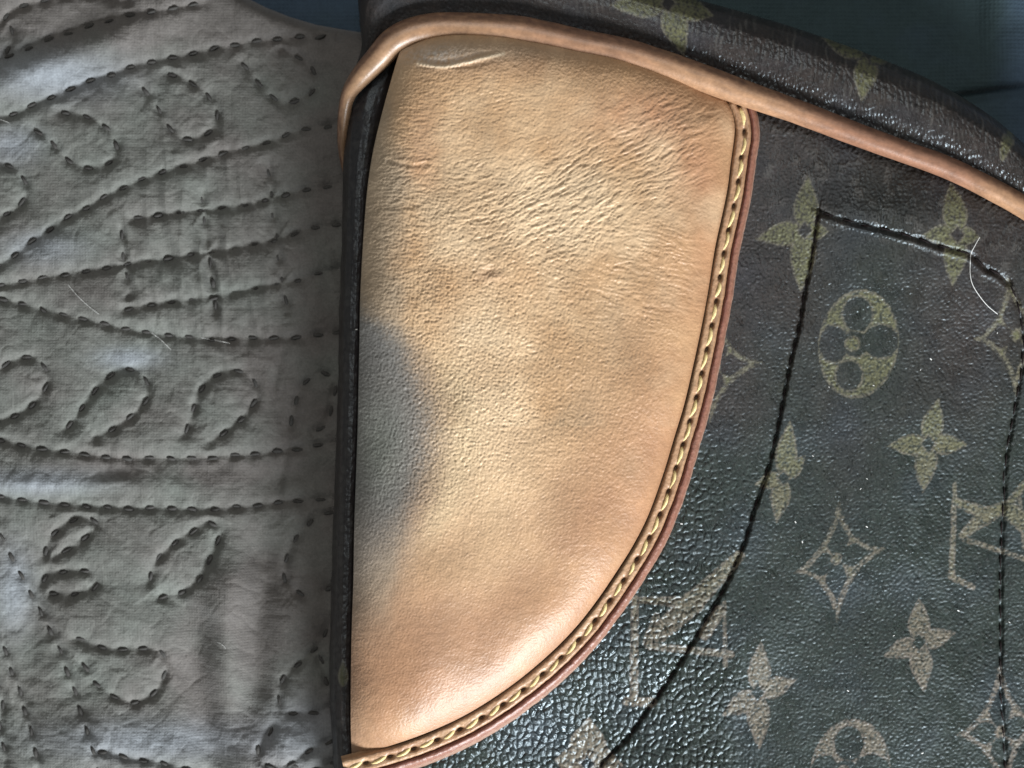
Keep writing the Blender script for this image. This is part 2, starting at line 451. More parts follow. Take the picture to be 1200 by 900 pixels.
gx = ax_nonuniform(400, 440, 1212, 1460, 1.1, 12)
gy = ax_nonuniform(40, 60, 915, 1180, 1.1, 12)
X, Y = np.meshgrid(gx, gy)
dR, _, sR = poly_dist(RIM, X, Y, 60)
dP, _, sP = poly_dist(PIPE_S, X, Y)
inside_leather = (sR < 0) & (dR < 60) & (dR > 12)
# keep: right/below of the rim, below the piping
RIMX = np.interp(gy, RIM[:, 1], RIM[:, 0])
keep = (X > np.interp(Y, RIM[:, 1], RIM[:, 0]) + 8) | ((Y > 886))
keep &= (sP > 0) | (dP < 4) | (Y > 500)
keep &= ~((X < 415))
pd = print_dist(X, Y)
Z = canvas_z(X, Y)
rough = np.clip(0.46 + 0.14 * fbm(X / 30, Y / 30, 71, 3) + 0.05 * sstep(0, 2, pd) - 0.10 * sstep(900, 740, X) * sstep(600, 760, Y) - 0.10 * gauss(X, Y, 1030, 360, 60, 130), 0.2, 0.65)
# faces close to the outside of the frame keep going as the same sheet
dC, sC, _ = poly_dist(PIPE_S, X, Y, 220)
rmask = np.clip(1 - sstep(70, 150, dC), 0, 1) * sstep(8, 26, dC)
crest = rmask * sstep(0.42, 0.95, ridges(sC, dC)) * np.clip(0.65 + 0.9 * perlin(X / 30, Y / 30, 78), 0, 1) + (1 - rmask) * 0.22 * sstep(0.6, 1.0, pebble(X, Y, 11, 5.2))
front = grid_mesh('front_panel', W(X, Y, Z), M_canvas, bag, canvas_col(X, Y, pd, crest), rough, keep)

# seam stitches in dark thread
def capsule_mesh(name, L, wid, hgt, m, taper=0.55, bend=0.0, twist=0, n=7, sides=8):
    t = np.linspace(-1, 1, n)
    r = np.sqrt(np.clip(1 - np.abs(t) ** 3.0, 0.02, 1)) * (1 - taper * 0.3 * (t + 1) / 2)
    a = np.linspace(0, 2 * math.pi, sides, endpoint=False)
    v = []; f = []
    for i in range(n):
        for k in range(sides):
            v.append((t[i] * L / 2, (math.cos(a[k]) * r[i] * wid / 2 + bend * (1 - t[i] ** 2)), math.sin(a[k]) * r[i] * hgt / 2 - 0.25 * hgt * t[i] ** 2))
    for i in range(n - 1):
        for k in range(sides):
            k2 = (k + 1) % sides
            f.append((i * sides + k, (i + 1) * sides + k, (i + 1) * sides + k2, i * sides + k2))
    f.append(tuple(range(sides))[::1]); f.append(tuple((n - 1) * sides + k for k in range(sides))[::-1])
    me = bpy.data.meshes.new(name)
    me.from_pydata([tuple(c * S for c in p) for p in v], [], f); me.update()
    me.polygons.foreach_set('use_smooth', np.ones(len(me.polygons), bool))
    me.materials.append(m)
    return me

rng = np.random.default_rng(4)
def put(name, me, x, y, z, ang, parent, sx=1.0, sy=1.0, tilt=0.0):
    o = bpy.data.objects.new(name, me); COL.objects.link(o)
    o.location = W(np.array(x), np.array(y), np.array(z)).tolist()
    o.rotation_euler = (0, tilt, -ang)
    o.scale = (sx, sy, 1); o.parent = parent
    return o

def along(P, pitch, start=0.0):
    s = np.r_[0, np.cumsum(np.hypot(*np.diff(P[:, :2], axis=0).T))]
    q = np.arange(start, s[-1], pitch)
    x = np.interp(q, s, P[:, 0]); y = np.interp(q, s, P[:, 1])
    e = 2.0
    dx = np.interp(q + e, s, P[:, 0]) - np.interp(q - e, s, P[:, 0]); dy = np.interp(q + e, s, P[:, 1]) - np.interp(q - e, s, P[:, 1])
    return q, x, y, np.arctan2(dy, dx)

seam_me = capsule_mesh('seam_stitch', 18, 3.1, 3.0, M_dark)
for P, pitch in ((SEAM_L, 19.0), (SEAM_T, 23.0), (SEAM_R, 20.0)):
    q, x, y, a = along(P, pitch, pitch * 0.6)
    zz = canvas_z(x, y, False) + 0.4
    for i in range(len(q)):
        if y[i] < 925:
            big = 1.0 + 0.75 * float(sstep(600, 860, y[i])) if P is SEAM_L else (0.95 if P is SEAM_T else 0.85)
            put('seam_stitch', seam_me, x[i] + rng.normal(0, .4), y[i] + rng.normal(0, .4), zz[i], a[i] + rng.normal(0, .05), front, rng.uniform(.82, 1.0), big * rng.uniform(.8, 1.05))

# ------------------------------------------------------------------ leather corner patch
def leather_z(X, Y, fine=True):
    dR, _, _ = poly_dist(RIM, X, Y); dL, _, _ = poly_dist(LEFT, X, Y); dT, _, _ = poly_dist(TOPE, X, Y)
    z = -1.0 + 19 * (1 - np.exp(-dR / 19.0)) + 20 * (1 - np.exp(-dR / 75.0))
    z = z - 24 * np.exp(-dL / 24.0) + 0 * X
    z = z - 24 * np.exp(-dT / 17.0)
    z = z + 5 * fbm(X / 150, Y / 150, 51, 2) + 6 * gauss(X, Y, 600, 480, 170, 260)
    # large soft undulations
    z = z - 3.0 * gauss(X, Y, 690, 480, 45, 40) - 2.0 * gauss(X, Y, 725, 545, 30, 30)
    crease = smooth_poly([(480, 72), (490, 74), (505, 77), (522, 78), (545, 73), (570, 67), (594, 62)], 5)
    dc, sc, _ = poly_dist(crease, X, Y, 30)
    z = z + 1.3 * np.exp(-(dc / 1.8) ** 2) * sstep(0, 15, sc) * sstep(118, 80, sc) - 1.2 * np.exp(-((dc - 5) / 3) ** 2) * (Y < 80) * sstep(0, 25, sc) * sstep(118, 75, sc)
    cr2 = smooth_poly([(455, 188), (470, 192), (485, 194), (500, 193)], 5)
    d2, _, _ = poly_dist(cr2, X, Y, 20)
    z = z - 0.7 * np.exp(-(d2 / 2.0) ** 2) + 0.6 * np.exp(-((d2 - 4) / 2.5) ** 2)
    if fine:
        # wrinkles: rising to the right in the upper right, nearly level on the left, falling on the right
        def wr(ang, lx, ly, seed):
            a = math.radians(ang)
            u = X * math.cos(a) - Y * math.sin(a); v = X * math.sin(a) + Y * math.cos(a)
            wv = v + 7 * perlin(u / 60, v / 40, seed + 3) + 1.8 * perlin(u / 14, v / 12, seed + 4)
            n = perlin(u / lx, wv / ly, seed) + 0.45 * perlin(u / (lx * .5), wv / (ly * .55), seed + 1)
            return 1 - np.clip(np.abs(n) * 2.8, 0, 1)          # sharp creases
        ca, sa = math.cos(math.radians(27)), math.sin(math.radians(27))
        U1 = (X - 705) * ca - (Y - 212) * sa; V1 = (X - 705) * sa + (Y - 212) * ca
        m1 = np.clip(1.35 * np.exp(-(U1 / 165) ** 4 - (V1 / 62) ** 2), 0, 1) * sstep(0, 22, dR) * sstep(8, 30, dT)
        m2 = np.clip(gauss(X, Y, 500, 250, 110, 100) + 0.6 * gauss(X, Y, 560, 120, 90, 50), 0, 1)
        m3 = np.clip(gauss(X, Y, 740, 320, 120, 75), 0, 1)
        lo = np.clip(0.75 + 0.5 * perlin(X / 45, Y / 45, 99), 0, 1.2)
        z = z - 1.0 * m1 * lo * wr(25, 60, 8.0, 201) - 0.75 * m1 * wr(29, 28, 4.6, 207)
        z = z - 1.0 * m2 * lo * wr(4, 22, 4.6, 221)
        z = z - 1.1 * m3 * lo * wr(-14, 34, 6.5, 241)
        # overall crackled grain
        f1, f2, r = worley((X + 2.2 * perlin(X / 6, Y / 6, 301)) / 4.4, (Y + 2.2 * perlin(X / 6, Y / 6, 302)) / 3.5, 303)
        amp = np.clip(0.25 + 0.75 * gauss(X, Y, 560, 420, 190, 180) + 0.4 * gauss(X, Y, 480, 500, 80, 200), 0, 1) * sstep(760, 500, Y) * sstep(0, 50, dR) * (0.45 + 0.55 * sstep(15, 70, dL))
        z = z + 0.72 * amp * np.clip((f2 - f1) * 1.8, 0, 1) + 0.6 * amp * perlin(X / 4.2, Y / 3.4, 305)
        z = z + (0.36 - 0.14 * sstep(600, 750, Y)) * perlin(X / 2.7, Y / 2.3, 306) + 0.22 * perlin(X / 11, Y / 9, 307)
        # pinch mark
        z = z - 2.0 * gauss(X, Y, 573, 318, 8, 5) + 1.4 * gauss(X, Y, 583, 324, 9, 5)
    return z

def resample(P, n):
    s = np.r_[0, np.cumsum(np.hypot(*np.diff(P[:, :2], axis=0).T))]
    t = np.linspace(0, s[-1], n)
    return np.stack([np.interp(t, s, P[:, k]) for k in range(P.shape[1])], 1)

nu, nv = 400, 800
c0 = resample(LEFT, nv); c1 = resample(RIM, nv)
d0 = resample(TOPE, nu); d1 = np.linspace(LEFT[-1], RIM[-1], nu)
u = np.linspace(0, 1, nu)[None, :, None]; v = np.linspace(0, 1, nv)[:, None, None]
Cn = (1 - u) * c0[:, None] + u * c1[:, None] + (1 - v) * d0[None] + v * d1[None] - ((1 - u) * (1 - v) * c0[0] + u * (1 - v) * c1[0] + (1 - u) * v * c0[-1] + u * v * c1[-1])
X = Cn[..., 0]; Y = Cn[..., 1]
Z = leather_z(X, Y)
# the left edge is turned down along the side of the bag
k = 14
tt = np.linspace(1, 0.07, k)[None, :]
Xs = X[:, :1] + 5 * np.sin(tt * 1.4) * 0.9; Ys = Y[:, :1] + 0 * tt; Zs = Z[:, :1] - 55 * tt
X = np.concatenate([Xs, X], 1); Y = np.concatenate([Ys, Y], 1); Z = np.concatenate([Zs, Z], 1)

def leather_col(X, Y):
    base = np.array([0.56, 0.385, 0.215]) + 0 * X[..., None]
    red = np.array([0.48, 0.265, 0.150]); brown = np.array([0.39, 0.225, 0.125]); grey = np.array([0.40, 0.345, 0.255]); pale = np.array([0.80, 0.65, 0.43])
    n = fbm(X / 70, Y / 70, 401, 3)
    c = mixc(base, brown, np.clip(0.25 + 0.5 * n, 0, 1) * sstep(380, 800, Y))
    c = mixc(c, np.array([0.37, 0.22, 0.13]), 0.9 * np.clip(gauss(X, Y, 500, 770, 200, 120) + 0.45 * gauss(X, Y, 700, 600, 80, 70), 0, 1))
    c = mixc(c, red, np.clip(0.8 * gauss(X, Y, 765, 135, 75, 38) + 0.7 * gauss(X, Y, 815, 205, 32, 36) + 0.5 * gauss(X, Y, 760, 560, 60, 120) + 0.35 * gauss(X, Y, 620, 70, 130, 22) + 0.35 * gauss(X, Y, 700, 720, 90, 60) + 0.5 * gauss(X, Y, 830, 300, 22, 110)
             + 0.65 * gauss(X, Y, 572, 322, 14, 9) + 0.4 * gauss(X, Y, 495, 180, 22, 60), 0, 1))
    c = mixc(c, brown, 0.62 * sstep(130, 15, poly_dist(RIM, X, Y, 135)[0]) * (0.8 + 0.5 * n))
    c = mixc(c, pale, np.clip(0.85 * gauss(X, Y, 640, 240, 130, 75) + 0.75 * gauss(X, Y, 560, 480, 75, 150) + 0.4 * n * (Y < 500), 0, 0.8))  # creamy middle, its soft highlight painted into the leather colour
    c = mixc(c, grey, np.clip(0.85 * sstep(492, 442, X + 16 * perlin(X / 30, Y / 60, 403)) * sstep(760, 660, Y) + 0.0 * X, 0, 1))  # grey left edge: own tone, with the turned-away shade painted in
    c = mixc(c, np.array([0.45, 0.37, 0.27]), np.clip(0.7 * gauss(X, Y, 545, 58, 140, 14), 0, 1))
    c = mixc(c, np.array([0.40, 0.29, 0.18]), np.clip(0.55 * gauss(X, Y, 690, 475, 26, 34) + 0.4 * gauss(X, Y, 740, 545, 16, 26) + 0.35 * gauss(X, Y, 720, 380, 30, 50) + 0.4 * gauss(X, Y, 815, 140, 30, 14), 0, 1))
    # white scuff at the upper left corner
    c = mixc(c, np.array([0.62, 0.60, 0.54]), np.clip(0.8 * gauss(X, Y, 512, 66, 34, 11) * (0.6 + 0.8 * perlin(X / 4, Y / 4, 405)), 0, 1))
    # blue-grey dye stain
    yy = np.array([340, 368, 385, 410, 450, 490, 530, 580, 630, 680, 730, 780]); xx = np.array([405, 432, 462, 484, 503, 513, 511, 497, 474, 448, 425, 405])
    bx = np.interp(Y, yy, xx)
    sd = (bx + 4 - X) + 2.5 * fbm(X / 22, Y / 22, 407, 3) + 8 * perlin(X / 3.5, Y / 3.5, 408)
    soft = 28 + 26 * sstep(560, 700, Y)
    st = sstep(-soft, soft * 1.3, sd)
    halo = np.exp(-((sd + 26) / 20) ** 2) * sstep(380, 460, Y) * sstep(660, 600, Y)
    c = mixc(c, np.array([0.68, 0.57, 0.37]), 0.55 * halo)
    dye = mixc(np.array([0.152, 0.172, 0.180]) + 0 * X[..., None], np.array([0.150, 0.185, 0.178]), gauss(X, Y, 445, 525, 30, 60))
    dye = mixc(dye, np.array([0.36, 0.33, 0.29]), sstep(560, 690, Y) * 0.7)
    c = mixc(c, dye, st * (0.88 - 0.25 * sstep(600, 720, Y)))
    c = c * (1 + 0.07 * fbm(X / 9, Y / 9, 409, 3) + 0.16 * st * perlin(X / 3, Y / 3, 411))[..., None]
    # darker seam line just at the stitched rim
    dR, _, _ = poly_dist(RIM, X, Y, 12)
    cl = poly_dist(smooth_poly([(490, 74), (505, 77), (522, 78), (545, 73), (570, 67), (590, 63)], 5), X, Y, 12)[0]
    c = mixc(c, np.array([0.80, 0.70, 0.52]), 0.8 * np.exp(-(cl / 1.6) ** 2))
    c = c * np.array([0.745, 0.675, 0.640]) * (1 + 0.10 * fbm(X / 45, Y / 45, 431, 3))[..., None]
    return mixc(c, np.array([0.24, 0.12, 0.06]), 0.6 * np.exp(-(dR / 2.2) ** 2))

patch = grid_mesh('leather_patch', W(X, Y, Z), M_leather, bag, leather_col(X, Y))

# stitched border strip and painted edge, swept outside the rim
RB = resample(smooth_poly([tuple(p) for p in RIM[::4]] + [(400, 889)], 2.0), 760)
tx = np.gradient(RB[:, 0]); ty = np.gradient(RB[:, 1]); ln = np.hypot(tx, ty); tx /= ln; ty /= ln
nx, ny = -ty, tx
if nx[200] < 0: nx, ny = -nx, -ny
sB = np.r_[0, np.cumsum(np.hypot(np.diff(RB[:, 0]), np.diff(RB[:, 1])))]
wscale = np.interp(sB, [0, 60, 200, 500, 900, 1100], [0.8, 0.9, 0.9, 1.0, 1.02, 0.95])
def border_base(y, x):
    return canvas_base(x, y) + 12
def canvas_base(x, y):
    return -12 - 58 * sstep(690, 960, y) * sstep(960, 620, x) * 0.08
def sweep(ws, zs, step=1.0):
    wd = np.arange(ws[0], ws[-1] + .01, step)
    zp = np.interp(wd, ws, zs)
    kk = np.ones(3) / 3; zp = np.r_[zp[0], np.convolve(zp, kk, 'valid'), zp[-1]]
    off = wd[None, :] * wscale[:, None]
    off = off + 0.5 * (perlin(sB / 22, 0 * sB, 531) + 0.6 * perlin(sB / 7, 0 * sB, 532))[:, None] * sstep(15, 24, wd)[None]
    X = RB[:, :1] + nx[:, None] * off; Y = RB[:, 1:2] + ny[:, None] * off
    Z = zp[None, :] + 8 + canvas_base(X, Y) + 0 * off
    return X, Y, Z, np.repeat(wd[None], len(RB), 0)
X, Y, Z, Wd = sweep([-3, 0, 2.5, 5, 8, 11, 13, 16, 19, 20.5, 22], [-6, 0, 4.2, 5.6, 5.2, 4.2, 4.3, 5.6, 5.8, 4.5, 0], 0.9)
SB = np.repeat(sB[:, None], Wd.shape[1], 1)
Z = Z + 0.6 * perlin(SB / 14, Wd / 8, 501) + 0.35 * perlin(SB / 4, Wd / 3, 502)
PITCH = 28.5
dim = np.exp(-((Wd - 12) / 2.4) ** 2)
hole = dim * np.abs(np.cos(math.pi * (SB - 8) / PITCH)) ** 14
Z = Z - 6.5 * hole
cb = mixc(np.array([0.38, 0.235, 0.135]) + 0 * X[..., None], np.array([0.29, 0.155, 0.085]), np.clip(0.4 + 0.7 * perlin(SB / 60, Wd / 10, 503), 0, 1))
cb = mixc(cb, np.array([0.24, 0.125, 0.065]), np.clip(0.6 * np.exp(-((Wd - 1.0) / 2.2) ** 2) + 0.5 * sstep(17, 21, Wd), 0, 1))
Z = Z - 22 * (1 - sstep(8, 34, SB))
cb = mixc(cb, np.array([0.05, 0.028, 0.018]), 0.8 * np.clip(hole * 1.3, 0, 1))
border = grid_mesh('stitched_border', W(X, Y, Z), M_border, bag, cb)
X, Y, Z, Wd = sweep([19, 20.5, 22, 23.5, 26, 29, 31, 32.5, 33.5, 35], [-6, 1, 2.2, 4.6, 5.6, 4.0, 1.0, -6, -16, -60], 0.8)
SB = np.repeat(sB[:, None], Wd.shape[1], 1)
Z = Z + 0.5 * perlin(SB / 18, Wd / 6, 511) + 0.4 * perlin(SB / 5, Wd / 3, 512)
Z = Z - 22 * (1 - sstep(8, 34, SB))
ce = mixc(np.array([0.17, 0.060, 0.042]) + 0 * X[..., None], np.array([0.21, 0.098, 0.066]), np.clip(sstep(23, 29, Wd) + 0.4 * perlin(SB / 50, Wd / 9, 513), 0, 1))
ce = mixc(ce, np.array([0.40, 0.27, 0.20]), 0.45 * sstep(30.5, 32.5, Wd + 1.2 * perlin(SB / 9, Wd, 515)))
ce = mixc(ce, np.array([0.085, 0.030, 0.025]), 0.85 * np.exp(-((Wd - 21.5) / 1.4) ** 2))
grid_mesh('painted_edge', W(X, Y, Z), M_border, bag, ce)
# cream stitches
q = np.arange(22, sB[-1] - 8, PITCH)
st_me = [capsule_mesh('stitch', 22, 6.4, 4.6, M_cream, 1.2, b, n=9, sides=10) for b in (2.2, 1.6)]
for i, s in enumerate(q):
    x = np.interp(s, sB, RB[:, 0]); y = np.interp(s, sB, RB[:, 1]); ox = np.interp(s, sB, nx); oy = np.interp(s, sB, ny)
    w = 12.0 * np.interp(s, sB, wscale)
    ang = math.atan2(np.interp(s, sB, ty), np.interp(s, sB, tx))
    lean = 0.12 - 0.36 * float(sstep(250, 750, s))
    x = x + ox * w; y = y + oy * w
    put('stitch', st_me[i % 2], x + rng.normal(0, .5), y + rng.normal(0, .5), 12.2 + float(canvas_base(np.array(x), np.array(y))) , ang + lean + rng.normal(0, .05), border, rng.uniform(.93, 1.05), rng.uniform(.85, 1.05))

# ------------------------------------------------------------------ piping
P = resample(PIPE, 760)
sPp = np.r_[0, np.cumsum(np.hypot(np.diff(P[:, 0]), np.diff(P[:, 1])))]
rad = (P[:, 3] + 0.12 * perlin(sPp / 22, 0 * sPp, 607) + 0.4 * perlin(sPp / 40, 0 * sPp, 601)) * S
G, a = tube(W(P[:, 0], P[:, 1], P[:, 2]), rad, 40)
AA = np.repeat(a[None], len(G), 0); SS = np.repeat(np.r_[sPp[0], sPp, sPp[-1]][:, None], len(a), 1)
PX = np.repeat(np.r_[P[0, 0], P[:, 0], P[-1, 0]][:, None], len(a), 1)
cp = np.array([0.40, 0.225, 0.125]) + 0 * SS[..., None]
cp = mixc(cp, np.array([0.29, 0.145, 0.088]), np.clip(sstep(880, 1000, PX) * sstep(1180, 1120, PX) + 0.5 * sstep(560, 660, PX) * sstep(800, 720, PX) * (np.sin(AA) * 0 + 1), 0, 1))
cp = mixc(cp, np.array([0.33, 0.205, 0.12]), np.clip(sstep(520, 430, PX), 0, 1) * 0.7)
# upper flank (away from the panel) darkened, its shade painted into the colour
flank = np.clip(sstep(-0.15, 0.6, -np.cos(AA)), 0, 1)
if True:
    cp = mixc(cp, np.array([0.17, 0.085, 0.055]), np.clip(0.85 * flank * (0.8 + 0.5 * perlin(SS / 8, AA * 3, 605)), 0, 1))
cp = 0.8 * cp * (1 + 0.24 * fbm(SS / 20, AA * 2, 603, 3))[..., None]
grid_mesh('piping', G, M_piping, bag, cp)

# ------------------------------------------------------------------ top gusset, rolling away beyond the piping
pairs = [  # on the piping -> outline of the bag
    ((420, 95, -60), (417, 78)), ((432, 80, -40), (424, 52)), ((446, 66, -24), (421, 20)), ((465, 46, -12), (424, -20)), ((500, 34, -8), (470, -58)),
    ((600, 36, -8), (585, -62)), ((680, 52, -8), (680, -42)), ((740, 65, -8), (750, -20)), ((800, 83, -8), (812, -2)), ((860, 104, -8), (870, 14)), ((920, 126, -8), (930, 32)), ((980, 149, -8), (985, 51)),
    ((1040, 170, -8), (1040, 72)), ((1085, 187, -8), (1087, 92)), ((1130, 206, -8), (1129, 115)), ((1170, 227, -8), (1168, 141)), ((1205, 246, -8), (1203, 171)), ((1262, 285, -10), (1262, 222)), ((1360, 370, -14), (1375, 330))]
rows = smooth_poly([(p[0][0], p[0][1], p[0][2], p[1][0], p[1][1]) for p in pairs], 1.2)
vv = np.linspace(0, 1, 104)
f = np.sin(vv * math.pi / 2) ** 1.0
prof = np.interp(vv, [0, .08, .14, .24, .38, .55, .75, .88, 1.0], [9, 9, 11, 17, 20, 17, 1, -24, -70])
kk = np.ones(7) / 7; prof[3:-3] = np.convolve(prof, kk, 'valid')
X = rows[:, 0:1] + (rows[:, 3:4] - rows[:, 0:1]) * f[None]; Y = rows[:, 1:2] + (rows[:, 4:5] - rows[:, 1:2]) * f[None]
Z = rows[:, 2:3] + prof[None] + 0 * X
sG = np.repeat(np.r_[0, np.cumsum(np.hypot(np.diff(rows[:, 0]), np.diff(rows[:, 1])))][:, None], len(vv), 1)
Lw = np.hypot(rows[:, 3] - rows[:, 0], rows[:, 4] - rows[:, 1])[:, None]; dG = Lw * vv[None]
amp = 0.3 + 0.45 * sstep(760, 880, X)
near = sstep(38, 16, dG)
rg_ = ridges(sG, dG * 0.9, 703)
Z = Z + amp * (0.8 * (1 - near) * rg_ + (0.7 + 1.3 * near) * pebble(sG * 1.25, dG, 705, 5.4) + 0.7 * perlin(sG / 3.0, dG / 5, 709)) + 2 * perlin(sG / 90, dG / 60, 711)
# folded skirt below the outline
k = 12
t = np.linspace(0.08, 1, k)[None]
Xs = X[:, -1:] + (X[:, :1] - X[:, -1:]) * 0.10 * t; Ys = Y[:, -1:] + (Y[:, :1] - Y[:, -1:]) * 0.10 * t; Zs = Z[:, -1:] + (-150 - Z[:, -1:]) * t
XX = np.concatenate([X, Xs], 1); YY = np.concatenate([Y, Ys], 1); ZZ = np.concatenate([Z, Zs], 1)
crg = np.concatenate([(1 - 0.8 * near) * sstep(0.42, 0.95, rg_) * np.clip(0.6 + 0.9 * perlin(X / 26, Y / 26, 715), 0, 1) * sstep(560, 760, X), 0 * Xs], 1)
pg = np.full(XX.shape, -9.0)
pg = np.maximum(pg, flower(XX, YY, (783, 4), [(772, -60), (838, 19), (802, 66), (714, 6)], 15, 7))
pg = np.maximum(pg, flower(XX, YY, (1018, 62), [(1030, 25), (1052, 66), (1009, 119), (962, 44)], 14, 6))
pg = np.maximum(pg, petal(XX, YY, (1186, 150), (1172, 192), 8))
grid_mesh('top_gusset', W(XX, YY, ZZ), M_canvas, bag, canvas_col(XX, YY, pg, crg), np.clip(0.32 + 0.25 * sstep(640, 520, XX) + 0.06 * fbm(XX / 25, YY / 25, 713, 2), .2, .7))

# ------------------------------------------------------------------ narrow side gusset along the left edge
ys = np.arange(60, 960, 1.5)
xo = np.interp(ys, [60, 100, 130, 200, 260, 300, 350, 450, 550, 620, 700, 760, 820, 860, 900, 960], [424, 412, 404, 402, 401, 400, 398, 396, 393, 390, 388, 386, 386, 389, 391, 393])
xo = xo + 0.8 * perlin(ys / 25, 0 * ys, 801)
xi = np.interp(ys, LEFT[:, 1], LEFT[:, 0]) + 4
xi = np.where(ys > 884, 418, xi)
vf = np.linspace(0, 1, 34)
pz = np.interp(vf, [0, .08, .2, .45, .65, .8, .92, 1], [-66, -46, -33, -24, -23, -25, -33, -52])
X = xo[:, None] + (xi - xo)[:, None] * vf[None]; Y = ys[:, None] + 0 * X
Z = pz[None] + 0 * X + 0.6 * pebble(X, Y * .7, 805, 9) + 1.6 * perlin(Y / 40, X / 20, 806) + 0.5 * perlin(X / 3, Y / 3, 807)
t = np.linspace(1, 0.1, 9)[None]
X2 = xo[:, None] + 6 * t; Z2 = Z[:, :1] + (-145 - Z[:, :1]) * t
X = np.concatenate([X2, X], 1); Y = ys[:, None] + 0 * X; Z = np.concatenate([Z2, Z], 1)
ps = petal(X, Y, (402, 806), (402, 772), 6)
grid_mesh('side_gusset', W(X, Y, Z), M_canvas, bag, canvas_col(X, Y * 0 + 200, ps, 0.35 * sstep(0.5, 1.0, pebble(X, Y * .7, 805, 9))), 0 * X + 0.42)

# ------------------------------------------------------------------ quilt
QL = [
 [(-40, 92), (7, 68), (37, 55), (63, 43), (87, 37), (113, 28), (137, 23), (160, 16), (187, 13), (213, 8), (240, 4)],
 [(-40, 150), (0, 138), (17, 134), (39, 123), (63, 113), (87, 103), (112, 93), (135, 86), (158, 77), (182, 72), (207, 67), (230, 63), (253, 57), (277, 53), (302, 48), (323, 46), (350, 44), (395, 43)],
 [(70, 132), (95, 135), (118, 145), (134, 163), (135, 185), (113, 197), (90, 193), (74, 182), (59, 166), (41, 151)],
 [(167, 104), (182, 123), (195, 144), (212, 162), (237, 160), (254, 145), (252, 124), (239, 107), (217, 93), (194, 87)],
 [(283, 73), (300, 93), (312, 108), (330, 120), (353, 116), (370, 103), (367, 83), (353, 68), (330, 59)],
 [(-20, 186), (0, 191), (20, 200), (31, 221), (22, 243), (2, 254), (-20, 262)],
 [(-30, 330), (0, 311), (20, 297), (38, 283), (60, 269), (82, 254), (105, 242), (128, 228), (152, 217), (175, 208), (200, 199), (227, 191), (252, 183), (270, 177), (295, 172), (320, 165), (340, 157), (362, 152), (395, 146)],
 [(155, 257), (183, 253), (210, 249), (235, 247), (260, 244), (285, 241), (307, 236), (330, 230), (353, 224), (397, 216)],
 [(-30, 340), (0, 335), (13, 333), (40, 328), (63, 324), (88, 320), (115, 316), (140, 312), (167, 307), (192, 304), (230, 298), (267, 293), (290, 288), (317, 283), (343, 275), (367, 268), (397, 263)],
 [(145, 363), (172, 358), (197, 354), (223, 351), (250, 348), (277, 343), (300, 337), (323, 333), (343, 330), (367, 323), (397, 315)],
 [(-30, 345), (0, 350), (13, 353), (38, 360), (63, 367), (88, 373), (111, 377), (135, 383), (162, 388), (187, 392), (215, 395), (242, 397), (263, 397), (288, 397), (313, 397), (333, 396), (350, 396), (397, 389)],
 [(142, 268), (144, 292), (148, 325), (152, 347)],
 [(237, 226), (240, 263), (241, 280), (247, 313), (249, 332), (252, 366)],
 [(315, 196), (317, 220), (319, 247), (323, 267), (326, 293), (329, 317), (333, 343), (336, 366)],
 [(-20, 443), (0, 433), (15, 423), (43, 421), (56, 442), (47, 465), (25, 484), (2, 493), (-20, 500)],
 [(78, 504), (92, 485), (105, 466), (122, 447), (142, 434), (165, 437), (174, 458), (161, 482), (137, 500), (112, 513)],
 [(217, 509), (226, 486), (232, 463), (250, 442), (275, 434), (295, 444), (301, 465), (287, 486), (268, 503), (247, 518)],
 [(341, 500), (345, 477), (352, 457), (363, 445), (379, 437), (393, 450), (385, 492), (367, 508)],
 [(-30, 508), (5, 517), (29, 523), (54, 527), (81, 530), (107, 533), (134, 536), (160, 537), (186, 537), (212, 537), (237, 537), (262, 535), (285, 533), (308, 531), (333, 527), (350, 526), (397, 518)],
 [(-30, 577), (8, 583), (35, 587), (62, 590), (87, 592), (112, 594), (138, 595), (163, 596), (187, 596), (213, 597), (237, 597), (262, 596), (285, 594), (312, 591), (350, 587), (395, 584)],
 [(52, 652), (58, 633), (78, 613), (98, 606), (112, 616), (91, 637), (65, 652)],
 [(50, 684), (55, 674), (79, 670), (104, 670), (112, 687), (87, 697), (62, 696)],
 [(-12, 600), (7, 639), (17, 660), (28, 682), (40, 701), (51, 722), (62, 744), (71, 766), (79, 788), (87, 812), (96, 837), (102, 858), (109, 883), (114, 910), (118, 950)],
 [(175, 682), (178, 668), (185, 656), (204, 637), (228, 621), (245, 612), (258, 622), (254, 637), (246, 656), (234, 678), (213, 694), (188, 700)],
 [(358, 700), (337, 683), (335, 662), (342, 638), (355, 622), (370, 607), (392, 600)], [(380, 693), (397, 682)],
 [(88, 748), (110, 756), (135, 761), (160, 760), (187, 763), (194, 787), (182, 811), (158, 823), (132, 815), (112, 799), (98, 778)],
 [(-10, 735), (5, 762), (13, 784), (21, 807), (28, 830), (35, 855), (42, 879), (46, 905), (50, 950)],
 [(-4, 795), (3, 822), (0, 850), (8, 890)],
 [(113, 881), (132, 882), (153, 889), (180, 892), (202, 897), (240, 905)],
 [(384, 735), (373, 758), (355, 773), (335, 793), (327, 815), (335, 835), (357, 836), (378, 833), (392, 825)], [(372, 768), (378, 780), (384, 800)],
 [(320, 852), (303, 880), (313, 897), (337, 896), (357, 883), (378, 872), (392, 866)], [(337, 896), (362, 903), (392, 893)],
 [(-20, 25), (0, 28), (15, 12), (40, 4), (90, -6), (150, 2)], [(12, 30), (15, 45), (8, 62)],
]
QP = [smooth_poly(l, 5) for l in QL]
QZ = -104.0
